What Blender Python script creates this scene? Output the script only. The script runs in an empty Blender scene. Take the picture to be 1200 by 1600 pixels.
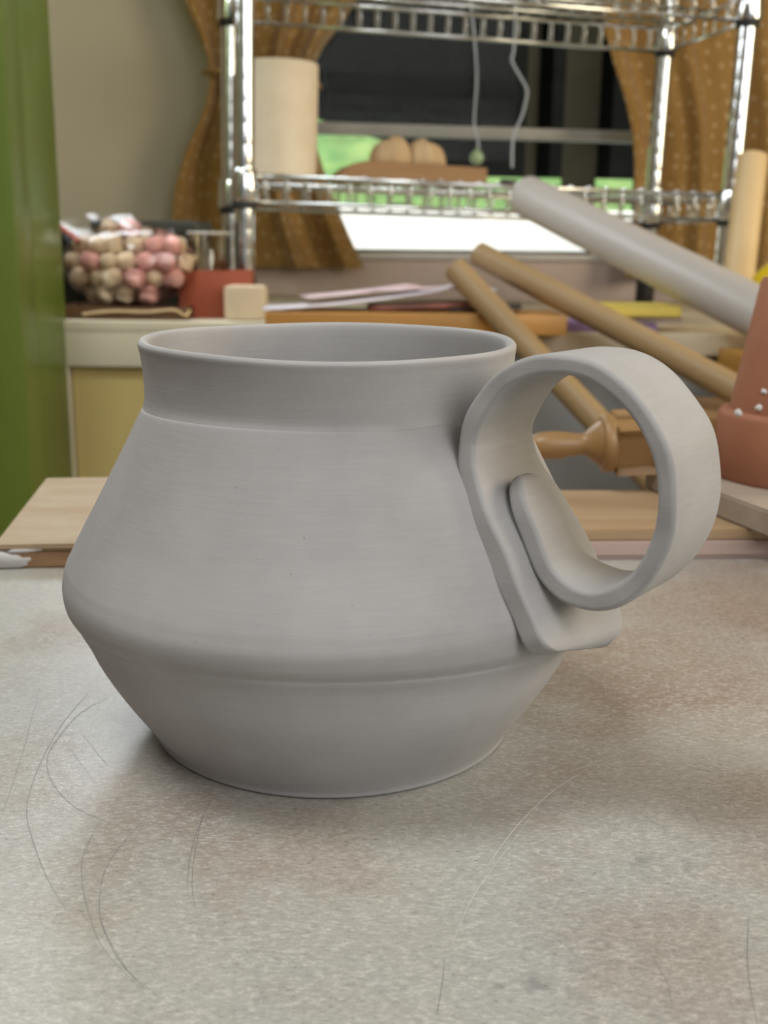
import bpy, bmesh, math, random
from mathutils import Vector, Matrix
random.seed(7)
R_ = math.radians
SC = bpy.context.scene
COL = SC.collection

# ------------------------------------------------------------------ camera
CAM_H, PITCH, ROLL, FPX = 0.11, R_(13.7), 0.012, 1700.0
cd = bpy.data.cameras.new('camera'); cam = bpy.data.objects.new('camera', cd); COL.objects.link(cam)
cd.sensor_fit = 'VERTICAL'; cd.sensor_height = 36.0; cd.lens = FPX / 1600 * 36
cd.clip_start = 0.01; cd.clip_end = 100
Fv = Vector((0, math.cos(PITCH), -math.sin(PITCH))); R0 = Vector((1, 0, 0)); U0 = Vector((0, math.sin(PITCH), math.cos(PITCH)))
Rv = math.cos(ROLL) * R0 + math.sin(ROLL) * U0; Uv = math.cos(ROLL) * U0 - math.sin(ROLL) * R0
CP = Vector((0, 0, CAM_H))
mw = Matrix((Rv, Uv, -Fv)).transposed().to_4x4(); mw.translation = CP
cam.matrix_world = mw
cd.dof.use_dof = True; cd.dof.focus_distance = 0.222; cd.dof.aperture_fstop = 27
SC.camera = cam

# ------------------------------------------------------------------ world, lights, exposure
w = bpy.data.worlds.new('world'); SC.world = w; w.use_nodes = True
bg = w.node_tree.nodes['Background']; bg.inputs[0].default_value = (0.86, 0.93, 1.0, 1); bg.inputs[1].default_value = 0.20

def area(name, loc, target, sx, sy, power, color):
    l = bpy.data.lights.new(name, 'AREA'); l.shape = 'RECTANGLE'; l.size = sx; l.size_y = sy
    l.energy = power; l.color = color
    o = bpy.data.objects.new(name, l); COL.objects.link(o); o.location = loc
    o.rotation_euler = (Vector(target) - Vector(loc)).to_track_quat('-Z', 'Y').to_euler()
    return o
sun = bpy.data.lights.new('sun', 'SUN'); sun.energy = 11; sun.angle = R_(1); sun.color = (1, .96, .88)
so = bpy.data.objects.new('sun', sun); COL.objects.link(so)
so.rotation_euler = Vector((0.50, 0.42, -0.76)).to_track_quat('-Z', 'Y').to_euler()
area('front_fill_light', (0.95, -0.95, 0.95), (-0.05, 0.4, 0.03), 1.2, 1.0, 17.5, (0.99, 0.985, 1.0))  # added fill from behind the camera, brightens the mug front
area('side_window_light', (1.55, 0.75, 0.60), (0.05, 0.45, 0.0), 0.9, 0.7, 17, (1.0, 0.85, 0.60))
area('ceiling_lamp_light', (-0.48, 0.10, 1.28), (-0.03, 0.28, 0.0), 0.45, 0.45, 12, (0.97, 0.99, 0.97))
area('back_sheen_light', (-0.52, 1.30, 0.64), (-0.06, 0.2, 0.0), 0.55, 0.30, 8, (0.88, 0.94, 1.0))  # added unseen light at back left, puts the sheen on the worktop
SC.view_settings.view_transform = 'Standard'; SC.view_settings.look = 'None'
SC.view_settings.gamma = 1; SC.view_settings.use_curve_mapping = False
SC.view_settings.exposure = 0.0

# ------------------------------------------------------------------ helpers
def tag(o, label=None, cat=None, group=None, kind=None):
    if label: o['label'] = label
    if cat: o['category'] = cat
    if group: o['group'] = group
    if kind: o['kind'] = kind
    return o
def empty(name, loc, label=None, cat=None, group=None, kind=None, rz=0):
    o = bpy.data.objects.new(name, None); COL.objects.link(o); o.location = loc; o.rotation_euler = (0, 0, rz)
    o.empty_display_size = .02
    return tag(o, label, cat, group, kind)
def link(name, me, m=None, parent=None, loc=None, rot=None, smooth=True):
    o = bpy.data.objects.new(name, me); COL.objects.link(o)
    if m is not None and len(me.materials) == 0: me.materials.append(m)
    if smooth is not None:
        for p in me.polygons: p.use_smooth = bool(smooth)
    if parent: o.parent = parent
    if loc is not None: o.location = loc
    if rot is not None: o.rotation_euler = rot
    return o
def mesh(name, v, f):
    me = bpy.data.meshes.new(name); me.from_pydata([tuple(a) for a in v], [], f); me.update(); return me
def from_bm(name, bm):
    me = bpy.data.meshes.new(name); bmesh.ops.recalc_face_normals(bm, faces=bm.faces); bm.to_mesh(me); bm.free(); return me
def auto(o, ang=40):
    for p in o.data.polygons: p.use_smooth = True
    try: o.data.set_sharp_from_angle(angle=R_(ang))
    except Exception: pass
    return o
def box_me(name, sx, sy, sz, bev=0.0, seg=2):
    """box standing on z=0, centred in x, y"""
    bm = bmesh.new(); bmesh.ops.create_cube(bm, size=1)
    for v in bm.verts: v.co = Vector((v.co.x * sx, v.co.y * sy, (v.co.z + .5) * sz))
    if bev: bmesh.ops.bevel(bm, geom=list(bm.edges), offset=bev, segments=seg, profile=.6, affect='EDGES')
    return from_bm(name, bm)
def box(name, loc, size, m, parent=None, rz=0, bev=0.001, rot=None):
    return auto(link(name, box_me(name, *size, bev), m, parent, loc, rot if rot else (0, 0, rz)))
def lathe_me(name, prof, seg=48, close=False):
    v, f = [], []
    for r, z in prof:
        for k in range(seg):
            a = 2 * math.pi * k / seg; v.append((r * math.cos(a), r * math.sin(a), z))
    n = len(prof)
    for i in range(n - 1 + (1 if close else 0)):
        j = (i + 1) % n
        for k in range(seg):
            k2 = (k + 1) % seg
            f.append((i * seg + k, i * seg + k2, j * seg + k2, j * seg + k))
    if not close:
        if prof[0][0] > 1e-6: f.append(tuple(range(seg - 1, -1, -1)))
        if prof[-1][0] > 1e-6: f.append(tuple((n - 1) * seg + k for k in range(seg)))
    me = mesh(name, v, f)
    bm = bmesh.new(); bm.from_mesh(me); bmesh.ops.remove_doubles(bm, verts=bm.verts, dist=1e-7)
    bpy.data.meshes.remove(me)
    return from_bm(name, bm)
def catmull(pts, sub):
    out = []; n = len(pts)
    for i in range(n - 1):
        p0, p1, p2, p3 = pts[max(i - 1, 0)], pts[i], pts[i + 1], pts[min(i + 2, n - 1)]
        for s in range(sub):
            t = s / sub
            out.append(tuple(.5 * (2 * b + (c - a) * t + (2 * a - 5 * b + 4 * c - d) * t * t + (3 * b - a - 3 * c + d) * t ** 3)
                             for a, b, c, d in zip(p0, p1, p2, p3)))
    out.append(tuple(pts[-1])); return out
def sweep_me(name, pts, r, seg=8, cap=True):
    """round wire along points"""
    pts = [Vector(p) for p in pts]; v, f = [], []
    t = (pts[1] - pts[0]).normalized(); n = t.orthogonal().normalized()
    for i, p in enumerate(pts):
        a = pts[max(i - 1, 0)]; b = pts[min(i + 1, len(pts) - 1)]
        t = (b - a).normalized(); n = (n - t * n.dot(t)).normalized(); bn = t.cross(n)
        rr = r[i] if isinstance(r, (list, tuple)) else r
        for k in range(seg):
            an = 2 * math.pi * k / seg; v.append(p + (n * math.cos(an) + bn * math.sin(an)) * rr)
    for i in range(len(pts) - 1):
        for k in range(seg):
            k2 = (k + 1) % seg; f.append((i * seg + k, i * seg + k2, (i + 1) * seg + k2, (i + 1) * seg + k))
    if cap:
        f.append(tuple(range(seg - 1, -1, -1))); L = (len(pts) - 1) * seg; f.append(tuple(L + k for k in range(seg)))
    return mesh(name, v, f)
def align(o, a, b):
    """put a +Z object from a towards b"""
    a, b = Vector(a), Vector(b); o.location = a; o.rotation_euler = (b - a).to_track_quat('Z', 'Y').to_euler(); return o

# ------------------------------------------------------------------ materials
def N(nt, t, **kw):
    n = nt.nodes.new(t)
    for k, v in kw.items():
        if k in n.inputs: n.inputs[k].default_value = v
        else: setattr(n, k, v)
    return n
def ramp(nt, fac, stops):
    n = nt.nodes.new('ShaderNodeValToRGB'); nt.links.new(fac, n.inputs[0])
    e = n.color_ramp.elements
    while len(e) < len(stops): e.new(.5)
    for el, (p, c) in zip(e, stops): el.position = p; el.color = (c[0], c[1], c[2], 1) if not isinstance(c, (int, float)) else (c, c, c, 1)
    return n.outputs[0]
def mixc(nt, fac, a, b, mode='MIX'):
    n = nt.nodes.new('ShaderNodeMix'); n.data_type = 'RGBA'; n.blend_type = mode
    for s, x in ((n.inputs[0], fac), (n.inputs[6], a), (n.inputs[7], b)):
        if hasattr(x, 'links'): nt.links.new(x, s)
        elif isinstance(x, (int, float)): s.default_value = x
        else: s.default_value = (*x, 1)
    return n.outputs[2]
def coords(nt, scale=(1, 1, 1), kind='Object'):
    tc = nt.nodes.new('ShaderNodeTexCoord'); mp = nt.nodes.new('ShaderNodeMapping'); mp.inputs['Scale'].default_value = scale
    nt.links.new(tc.outputs[kind], mp.inputs[0]); return mp.outputs[0]
def noise(nt, co, scale, detail=4, rough=.6):
    n = N(nt, 'ShaderNodeTexNoise', Scale=scale, Detail=detail, Roughness=rough); nt.links.new(co, n.inputs['Vector']); return n.outputs[0]
def newmat(name):
    m = bpy.data.materials.new(name); m.use_nodes = True
    return m, m.node_tree, m.node_tree.nodes['Principled BSDF']
def bump(nt, b, h, strength=.2, dist=.001):
    n = N(nt, 'ShaderNodeBump', Strength=strength, Distance=dist); nt.links.new(h, n.inputs['Height']); nt.links.new(n.outputs[0], b.inputs['Normal'])
def simple(name, c, c2=None, scale=20, stretch=(1, 1, 1), rough=.6, metal=0, bmp=.1, bdist=.001, detail=4, lo=.3, hi=.7):
    m, nt, b = newmat(name); co = coords(nt, stretch); n = noise(nt, co, scale, detail)
    c2 = c2 or tuple(x * .85 for x in c)
    nt.links.new(ramp(nt, n, [(lo, c2), (hi, c)]), b.inputs['Base Color'])
    b.inputs['Roughness'].default_value = rough; b.inputs['Metallic'].default_value = metal
    if bmp: bump(nt, b, n, bmp, bdist)
    return m
def wood(name, c, c2, scale=6, axis='X', rough=.55):
    st = {'X': (1, 14, 14), 'Y': (14, 1, 14), 'Z': (14, 14, 1)}[axis]
    return simple(name, c, c2, scale, st, rough, bmp=.15, bdist=.0006, detail=6)

# grey, bone dry clay with brushed streaks and a few pits
def clay_mat():
    m, nt, b = newmat('grey_clay')
    co = coords(nt, (1, 1, 13)); co1 = coords(nt)
    st = noise(nt, co, 85, 5, .65); cl = noise(nt, co1, 35, 3); sp = noise(nt, co1, 900, 2)
    base = ramp(nt, cl, [(.3, (.315, .308, .306)), (.7, (.375, .368, .365))])
    base = mixc(nt, ramp(nt, st, [(.45, 0.0), (.8, .13)]), base, (.49, .48, .475))
    base = mixc(nt, ramp(nt, sp, [(.73, 0.0), (.78, .55)]), base, (.16, .155, .15))
    nt.links.new(base, b.inputs['Base Color'])
    b.inputs['Roughness'].default_value = .72; b.inputs['Specular IOR Level'].default_value = .35
    h = nt.nodes.new('ShaderNodeMath'); h.operation = 'MULTIPLY_ADD'; nt.links.new(st, h.inputs[0]); h.inputs[1].default_value = 1.0; h.inputs[2].default_value = 0
    bump(nt, b, h.outputs[0], .10, .0006)
    return m
CLAY = clay_mat()

TABLE_OFF = (4.37, 0.0, 0.5)
# worn worktop: mottled, flecked, half glossy
def worktop_mat():
    m, nt, b = newmat('worn_worktop')
    co = coords(nt); co.node.inputs['Location'].default_value = TABLE_OFF; fx = coords(nt, (1, 2.0, 1))
    big = noise(nt, co, 9, 5, .6); mid = noise(nt, co, 17, 5, .6); fl = noise(nt, fx, 750, 4, .75); fl2 = noise(nt, fx, 1500, 2, .6); dk = noise(nt, co, 70, 3, .5)
    c = ramp(nt, big, [(.3, (.28, .23, .18)), (.48, (.36, .35, .315)), (.7, (.33, .335, .32))])
    c = mixc(nt, ramp(nt, mid, [(.50, 0.0), (.68, .65)]), c, (.25, .175, .13))
    c = mixc(nt, ramp(nt, fl, [(.5, 0.0), (.72, .75)]), c, (.62, .61, .58))
    c = mixc(nt, ramp(nt, fl, [(.30, .6), (.45, 0.0)]), c, (.20, .185, .165))
    c = mixc(nt, ramp(nt, dk, [(.68, 0.0), (.74, .5)]), c, (.15, .155, .16))
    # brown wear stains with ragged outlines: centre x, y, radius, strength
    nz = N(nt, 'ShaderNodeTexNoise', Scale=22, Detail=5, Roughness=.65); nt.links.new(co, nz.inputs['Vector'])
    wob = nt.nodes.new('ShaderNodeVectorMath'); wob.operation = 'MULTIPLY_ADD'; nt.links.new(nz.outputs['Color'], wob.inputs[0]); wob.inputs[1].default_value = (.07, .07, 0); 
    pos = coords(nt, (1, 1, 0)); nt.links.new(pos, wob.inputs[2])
    for (sx, sy, sr, sk) in ((.130, .325, .075, .8), (-.085, .335, .020, .6), (-.090, .305, .022, .6), (-.015, .185, .022, .35), (.085, .190, .030, .4), (.045, .150, .026, .35)):  # first one, at right: brown wear plus soft shade beside the mug painted in
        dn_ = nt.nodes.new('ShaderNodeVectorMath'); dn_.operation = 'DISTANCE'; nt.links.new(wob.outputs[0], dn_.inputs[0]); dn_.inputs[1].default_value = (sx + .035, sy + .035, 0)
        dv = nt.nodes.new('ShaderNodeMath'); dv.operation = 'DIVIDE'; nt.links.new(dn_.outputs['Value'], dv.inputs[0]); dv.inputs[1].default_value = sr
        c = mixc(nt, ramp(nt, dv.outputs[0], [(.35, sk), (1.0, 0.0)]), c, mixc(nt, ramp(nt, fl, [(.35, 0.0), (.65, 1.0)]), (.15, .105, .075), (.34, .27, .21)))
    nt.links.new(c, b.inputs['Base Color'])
    nt.links.new(ramp(nt, fl, [(.3, .26), (.7, .42)]), b.inputs['Roughness'])
    b.inputs['Specular IOR Level'].default_value = .6
    h = nt.nodes.new('ShaderNodeMath'); h.operation = 'ADD'; nt.links.new(fl, h.inputs[0]); nt.links.new(fl2, h.inputs[1])
    bump(nt, b, h.outputs[0], .12, .0005)
    return m
WORKTOP = worktop_mat()
PLY = wood('plywood_tan', (.42, .30, .175), (.31, .20, .105), 5, 'X')
PLYDUST = simple('plaster_dusted_plywood', (.44, .37, .275), (.33, .23, .135), 16, (1, 2.5, 1), .7)
PINKWOOD = wood('pinkish_board', (.52, .40, .36), (.42, .30, .26), 5, 'X')
BOARDEDGE = simple('brown_board_edge', (.42, .25, .14), (.33, .19, .10), 60, (1, 1, 3), .8)
PLASTER = simple('dried_plaster', (.72, .71, .70), (.60, .59, .58), 120, rough=.85, bmp=.4)
BLOCKW = simple('grey_wood_block', (.36, .295, .235), (.29, .23, .175), 9, (1, 12, 12), .65)
TERRA = simple('terracotta', (.37, .155, .085), (.29, .115, .06), 22, (1, 1, 1), .8, bmp=.15)
MALLETW = wood('varnished_beech', (.33, .20, .080), (.25, .14, .052), 5, 'Z', .42)
DOWEL = wood('brown_dowel_wood', (.36, .25, .125), (.28, .185, .085), 4, 'Z', .5)
TANDOWEL = wood('pale_dowel_wood', (.66, .49, .26), (.56, .40, .20), 4, 'Z', .5)
WHITETUBE = simple('white_tube', (.47, .44, .41), (.42, .39, .36), 6, (1, 1, .3), .45, bmp=.03)
ORANGEW = wood('orange_pine', (.52, .27, .07), (.40, .19, .04), 5, 'X', .45)
AMBERW = wood('amber_wood', (.42, .21, .03), (.30, .14, .02), 5, 'X', .4)
BROWNW = wood('brown_timber', (.33, .20, .09), (.24, .14, .06), 5, 'X', .6)
CREAM = simple('cream_paint', (.66, .62, .47), (.60, .56, .42), 6, rough=.5, bmp=.03)
YELLOWP = simple('pale_yellow_panel', (.56, .44, .17), (.51, .40, .15), 8, rough=.55, bmp=.03)
GREYP = simple('grey_panel', (.25, .255, .24), (.19, .20, .19), 4, rough=.6, bmp=.03)
GREEN = simple('green_paint', (.130, .185, .030), (.105, .155, .024), 4, rough=.32, bmp=.03)
WALLP = simple('cream_wall', (.60, .55, .43), (.55, .50, .39), 3, rough=.85, bmp=.05)
PINKWALL = simple('pink_trim_paint', (.62, .50, .43), (.56, .44, .38), 5, rough=.6, bmp=.03)
FLOORM = wood('floor_boards', (.30, .22, .15), (.22, .15, .10), 3, 'X', .6)
CEILM = simple('ceiling_white', (.75, .74, .70), None, 4, rough=.9)
COUNTER = simple('beige_counter', (.58, .50, .36), (.52, .44, .31), 5, rough=.55, bmp=.03)
CHROME = simple('chrome', (.80, .82, .82), (.70, .72, .72), 10, rough=.16, metal=1, bmp=0)
BLACKP = simple('black_plastic', (.012, .012, .012), (.02, .02, .02), 20, rough=.45)
DARKBOX = simple('dark_olive_box', (.030, .032, .022), (.018, .020, .014), 8, rough=.5)
BISQUE = simple('cream_bisque', (.80, .70, .53), (.70, .58, .42), 14, rough=.8, bmp=.1)
BREADCLAY = simple('tan_clay', (.58, .42, .24), (.44, .30, .16), 30, rough=.85, bmp=.3)
TRAYW = wood('brown_tray_wood', (.34, .19, .08), (.25, .13, .05), 5, 'X', .6)
BEIGEBLK = simple('beige_block', (.62, .51, .36), (.55, .44, .30), 18, rough=.75)
REDP = simple('red_orange_card', (.34, .075, .03), (.26, .055, .02), 12, rough=.6)
RUSTBOWL = wood('dark_brown_wood', (.14, .065, .025), (.08, .035, .014), 6, 'X', .5)
PINKBIT = simple('pink_bit', (.82, .46, .42), (.72, .36, .33), 30, rough=.7)
CREAMBIT = simple('cream_bit', (.78, .64, .45), (.68, .54, .37), 30, rough=.8)
PAPERW = simple('white_paper', (.74, .70, .76), (.66, .62, .68), 5, rough=.6, bmp=0)
PAPERP = simple('pink_printed_paper', (.68, .46, .48), (.80, .70, .74), 14, (1, 3, 1), .5, bmp=0)
PAPERD = simple('dark_red_printed_paper', (.30, .11, .08), (.12, .05, .04), 24, (1, 2, 1), .4, bmp=0)
PAPERK = simple('black_printed_paper', (.02, .02, .02), (.05, .04, .04), 24, rough=.4, bmp=0)
YELLOWB = simple('yellow_cover', (.74, .60, .12), (.68, .54, .10), 9, rough=.5, bmp=0)
PURPLEB = simple('purple_cover', (.20, .12, .26), (.25, .16, .3), 9, rough=.5, bmp=0)
SASH = simple('weathered_sash_paint', (.42, .41, .37), (.34, .33, .30), 10, rough=.5)
SASHW = simple('white_sill_paint', (.72, .70, .66), (.66, .64, .60), 10, rough=.5)
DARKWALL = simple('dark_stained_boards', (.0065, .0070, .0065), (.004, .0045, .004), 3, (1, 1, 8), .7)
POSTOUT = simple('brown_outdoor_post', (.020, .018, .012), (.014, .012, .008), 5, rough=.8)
WHITEWALL = simple('white_masonry', (.80, .80, .82), (.62, .64, .68), 2.5, (1, 1, 3), .8)
LAWN = simple('bright_grass', (.19, .28, .10), (.07, .17, .055), 5, rough=.9, bmp=.3, bdist=.02)
CORDM = simple('pale_cord', (.62, .68, .76), None, 20, rough=.4, bmp=0)

def curtain_mat():
    m, nt, b = newmat('mustard_dotted_cloth')
    co = coords(nt, (1, 1, 1), 'UV')
    v = N(nt, 'ShaderNodeTexVoronoi', Scale=1.0, Randomness=.55); v.voronoi_dimensions = '2D'; nt.links.new(co, v.inputs['Vector'])
    n = noise(nt, co, 3, 4)
    base = ramp(nt, n, [(.3, (.30, .17, .042)), (.7, (.38, .22, .062))])
    c = mixc(nt, ramp(nt, v.outputs['Distance'], [(.09, .75), (.17, 0.0)]), base, (.62, .46, .26))
    nt.links.new(c, b.inputs['Base Color']); b.inputs['Roughness'].default_value = .85
    b.inputs['Sheen Weight'].default_value = .2
    return m
DARKWALL.node_tree.nodes['Principled BSDF'].inputs['Specular IOR Level'].default_value = .05
POSTOUT.node_tree.nodes['Principled BSDF'].inputs['Specular IOR Level'].default_value = .05
CURT = curtain_mat()

def thin_glass(name, tint=(1, 1, 1), spec=.08, rough=.02, fres=.6):
    m = bpy.data.materials.new(name); m.use_nodes = True; nt = m.node_tree; nt.nodes.clear()
    o = nt.nodes.new('ShaderNodeOutputMaterial'); t = nt.nodes.new('ShaderNodeBsdfTransparent'); t.inputs[0].default_value = (*tint, 1)
    g = nt.nodes.new('ShaderNodeBsdfGlossy'); g.inputs['Roughness'].default_value = rough
    mx = nt.nodes.new('ShaderNodeMixShader'); lw = nt.nodes.new('ShaderNodeLayerWeight'); lw.inputs[0].default_value = .25
    mm = nt.nodes.new('ShaderNodeMath'); mm.operation = 'MULTIPLY_ADD'; nt.links.new(lw.outputs['Fresnel'], mm.inputs[0]); mm.inputs[1].default_value = fres; mm.inputs[2].default_value = spec
    nt.links.new(mm.outputs[0], mx.inputs[0]); nt.links.new(t.outputs[0], mx.inputs[1]); nt.links.new(g.outputs[0], mx.inputs[2]); nt.links.new(mx.outputs[0], o.inputs[0])
    return m
WGLASS = thin_glass('window_glass', (.96, .98, .97), .001, .02, .05)
BAGM = thin_glass('clear_bag_plastic', (.93, .90, .87), .05, .16)
JARM = thin_glass('clear_jar_plastic', (.90, .87, .80), .05, .05)

# ------------------------------------------------------------------ room shell (table top is z = 0, floor is z = -0.75)
FLZ, CEZ = -0.75, 1.65
tag(box('floor', (0.2, -0.6, FLZ - .05), (4.6, 6.8, .05), FLOORM, bev=0), kind='structure')
tag(box('ceiling', (0.2, -0.8, CEZ), (4.6, 6.4, .06), CEILM, bev=0), kind='structure')
YAW = R_(9)                                    # the window wall and the rack stand turned to the bench
ax, ay = Vector((math.cos(YAW), math.sin(YAW), 0)), Vector((-math.sin(YAW), math.cos(YAW), 0))
W0 = Vector((-0.08, 2.02, 0))                  # a point on the room face of the window wall
def wallpt(a, d, z): p = W0 + ax * a + ay * d; return Vector((p.x, p.y, z))
WIN_A0, WIN_A1, WIN_Z0, WIN_Z1 = -0.16, 1.10, 0.100, 1.25
wb = empty('wall_back', (W0.x, W0.y, FLZ), kind='structure', rz=YAW)
H0 = -FLZ
box('wall_panel', ((-1.8 + WIN_A0) / 2, .05, 0), (1.8 + WIN_A0, .1, CEZ - FLZ), WALLP, wb, bev=0)
box('wall_panel', ((WIN_A1 + 2.3) / 2, .05, 0), (2.3 - WIN_A1, .1, CEZ - FLZ), WALLP, wb, bev=0)
box('wall_panel', ((WIN_A0 + WIN_A1) / 2, .05, 0), (WIN_A1 - WIN_A0, .1, WIN_Z0 + H0), PINKWALL, wb, bev=0)
box('wall_panel', ((WIN_A0 + WIN_A1) / 2, .05, WIN_Z1 + H0), (WIN_A1 - WIN_A0, .1, CEZ - WIN_Z1), WALLP, wb, bev=0)
tag(box('wall_left', (-1.75, -0.8, FLZ), (.08, 6.0, CEZ - FLZ), FLOORM, bev=0), kind='structure')
tag(box('wall_right', (2.2, -0.8, FLZ), (.08, 6.0, CEZ - FLZ), WALLP, bev=0), kind='structure')

# window with sill, sashes and panes
wn = empty('window_1', wallpt(WIN_A0, 0, WIN_Z0), kind='structure', rz=YAW)
WW = WIN_A1 - WIN_A0
box('window_sill', (WW / 2, .02, -.012), (WW + .1, .075, .012), SASHW, wn, bev=.003)
box('sill_apron', (WW / 2 - .02, -.008, -.085), (WW + .06, .012, .072), PINKWALL, wn, bev=.002)
box('bottom_rail', (WW / 2, .055, 0), (WW, .03, .006), GREYP, wn, bev=.001)
box('meeting_rail', (WW / 2, .045, .205), (WW, .03, .020), SASH, wn, bev=.003)
box('window_stile', (.012, .05, 0), (.024, .03, WIN_Z1 - WIN_Z0), SASHW, wn, bev=.003)
box('window_stile', (WW - .012, .05, 0), (.024, .03, WIN_Z1 - WIN_Z0), SASHW, wn, bev=.003)
box('window_casing', (-.035, -.009, -.06), (.07, .018, WIN_Z1 - WIN_Z0 + .1), PINKWALL, wn, bev=.003)
box('window_casing', (WW + .035, -.009, -.06), (.07, .018, WIN_Z1 - WIN_Z0 + .1), PINKWALL, wn, bev=.003)
box('pane', (WW / 2, .058, .006), (WW - .04, .003, .20), WGLASS, wn, bev=0)
box('pane', (WW / 2, .048, .224), (WW - .04, .003, WIN_Z1 - WIN_Z0 - .226), WGLASS, wn, bev=0)

# green door jamb on the left: stepped moulding
dj = empty('door_1', (-0.364, 1.10, FLZ), kind='structure')
box('jamb_face', (-.035, .02, 0), (.072, .05, CEZ - FLZ), GREEN, dj, bev=.002)
box('jamb_reveal', (-.024, .10, 0), (.044, .12, CEZ - FLZ), GREEN, dj, bev=.002)
box('jamb_moulding', (-.084, .005, 0), (.034, .06, CEZ - FLZ), GREEN, dj, bev=.008)
box('jamb_moulding', (-.150, -.012, 0), (.10, .07, CEZ - FLZ), GREEN, dj, bev=.006)

# ------------------------------------------------------------------ outdoors
tag(box('ground', (0.5, 9.5, -1.3), (30, 14, .5), LAWN, bev=0), kind='structure')
gw = box('garden_wall', (1.0, 4.2, -.8), (7.0, .3, 1.045), WHITEWALL, bev=.03)
tag(gw, 'long low sunlit white garden wall outside the window', 'garden wall')
# rising bank of grass with loose leaves
v, f = [], []; nx, ny = 180, 80
for j in range(ny + 1):
    for i in range(nx + 1):
        x = -5 + 14 * i / nx; y = 4.6 + 6 * j / ny
        z = -.3 + 2.0 * (j / ny) ** .9 + .10 * math.sin(x * 1.7 + j * .4) * (j / ny) + random.uniform(-.05, .05) + max(0, -x * .13)
        v.append((x, y, z))
for j in range(ny):
    for i in range(nx):
        a = j * (nx + 1) + i; f.append((a, a + 1, a + nx + 2, a + nx + 1))
tag(link('grass_bank', mesh('grass_bank', v, f), LAWN), 'bright green grassy bank rising behind the white garden wall', 'grass', kind='stuff')
# dark deck front carried on brown posts, in front of the bank
dk = empty('deck', (.8, 4.5, -.8), 'dark stained raised deck on posts seen through the window', 'deck')
def deck_panel(poly, y0, y1):
    n = len(poly); vv = [(x, y0, z) for x, z in poly] + [(x, y1, z) for x, z in poly]
    ff = [tuple(range(n)), tuple(range(2 * n - 1, n - 1, -1))] + [(i, (i + 1) % n, n + (i + 1) % n, n + i) for i in range(n)]
    return mesh('deck_front', [(a - .8, b, c + .8) for a, b, c in vv], ff)
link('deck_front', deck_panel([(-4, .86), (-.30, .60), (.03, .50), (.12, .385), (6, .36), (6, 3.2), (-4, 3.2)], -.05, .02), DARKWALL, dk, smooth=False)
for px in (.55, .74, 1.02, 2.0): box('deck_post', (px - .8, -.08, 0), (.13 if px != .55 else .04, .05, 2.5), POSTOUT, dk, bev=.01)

# ------------------------------------------------------------------ work bench, boards
TY = R_(5.5)
tb = empty('work_table', (0, 0, FLZ), 'grey scratched worktop table the clay mug stands on', 'table')
def tpt(u, w_): # bench axes
    return Vector((-.139 + u * math.cos(TY) - (w_ - .38) * math.sin(TY), .38 + u * math.sin(TY) + (w_ - .38) * math.cos(TY), 0))
cn = [tpt(0, -.5), tpt(1.15, -.5), tpt(1.15, .475), tpt(0, .475)]
bm = bmesh.new()
lo_ = [bm.verts.new((c.x, c.y, H0 - .028)) for c in cn]; hi_ = [bm.verts.new((c.x, c.y, H0)) for c in cn]
bm.faces.new(lo_[::-1]); bm.faces.new(hi_)
for i in range(4): bm.faces.new((lo_[i], lo_[(i + 1) % 4], hi_[(i + 1) % 4], hi_[i]))
bmesh.ops.bevel(bm, geom=list(bm.edges), offset=.0012, segments=2, affect='EDGES')
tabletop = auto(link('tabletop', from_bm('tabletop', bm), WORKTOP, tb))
for (u, w_) in ((.04, -.45), (1.11, -.45), (1.11, .43), (.04, .43)):
    p = tpt(u, w_); box('leg', (p.x, p.y, 0), (.05, .05, H0 - .028), BROWNW, tb, rz=TY, bev=.003)
for (u0, w0, u1, w1) in ((.065, .43, 1.085, .43), (.04, -.42, .04, .40)):
    a, b = tpt(u0, w0), tpt(u1, w1); c = (a + b) / 2; L = (b - a).length
    box('apron', (c.x, c.y, H0 - .108), (L, .02, .08), BROWNW, tb, rz=math.atan2((b - a).y, (b - a).x), bev=.002)
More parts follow.
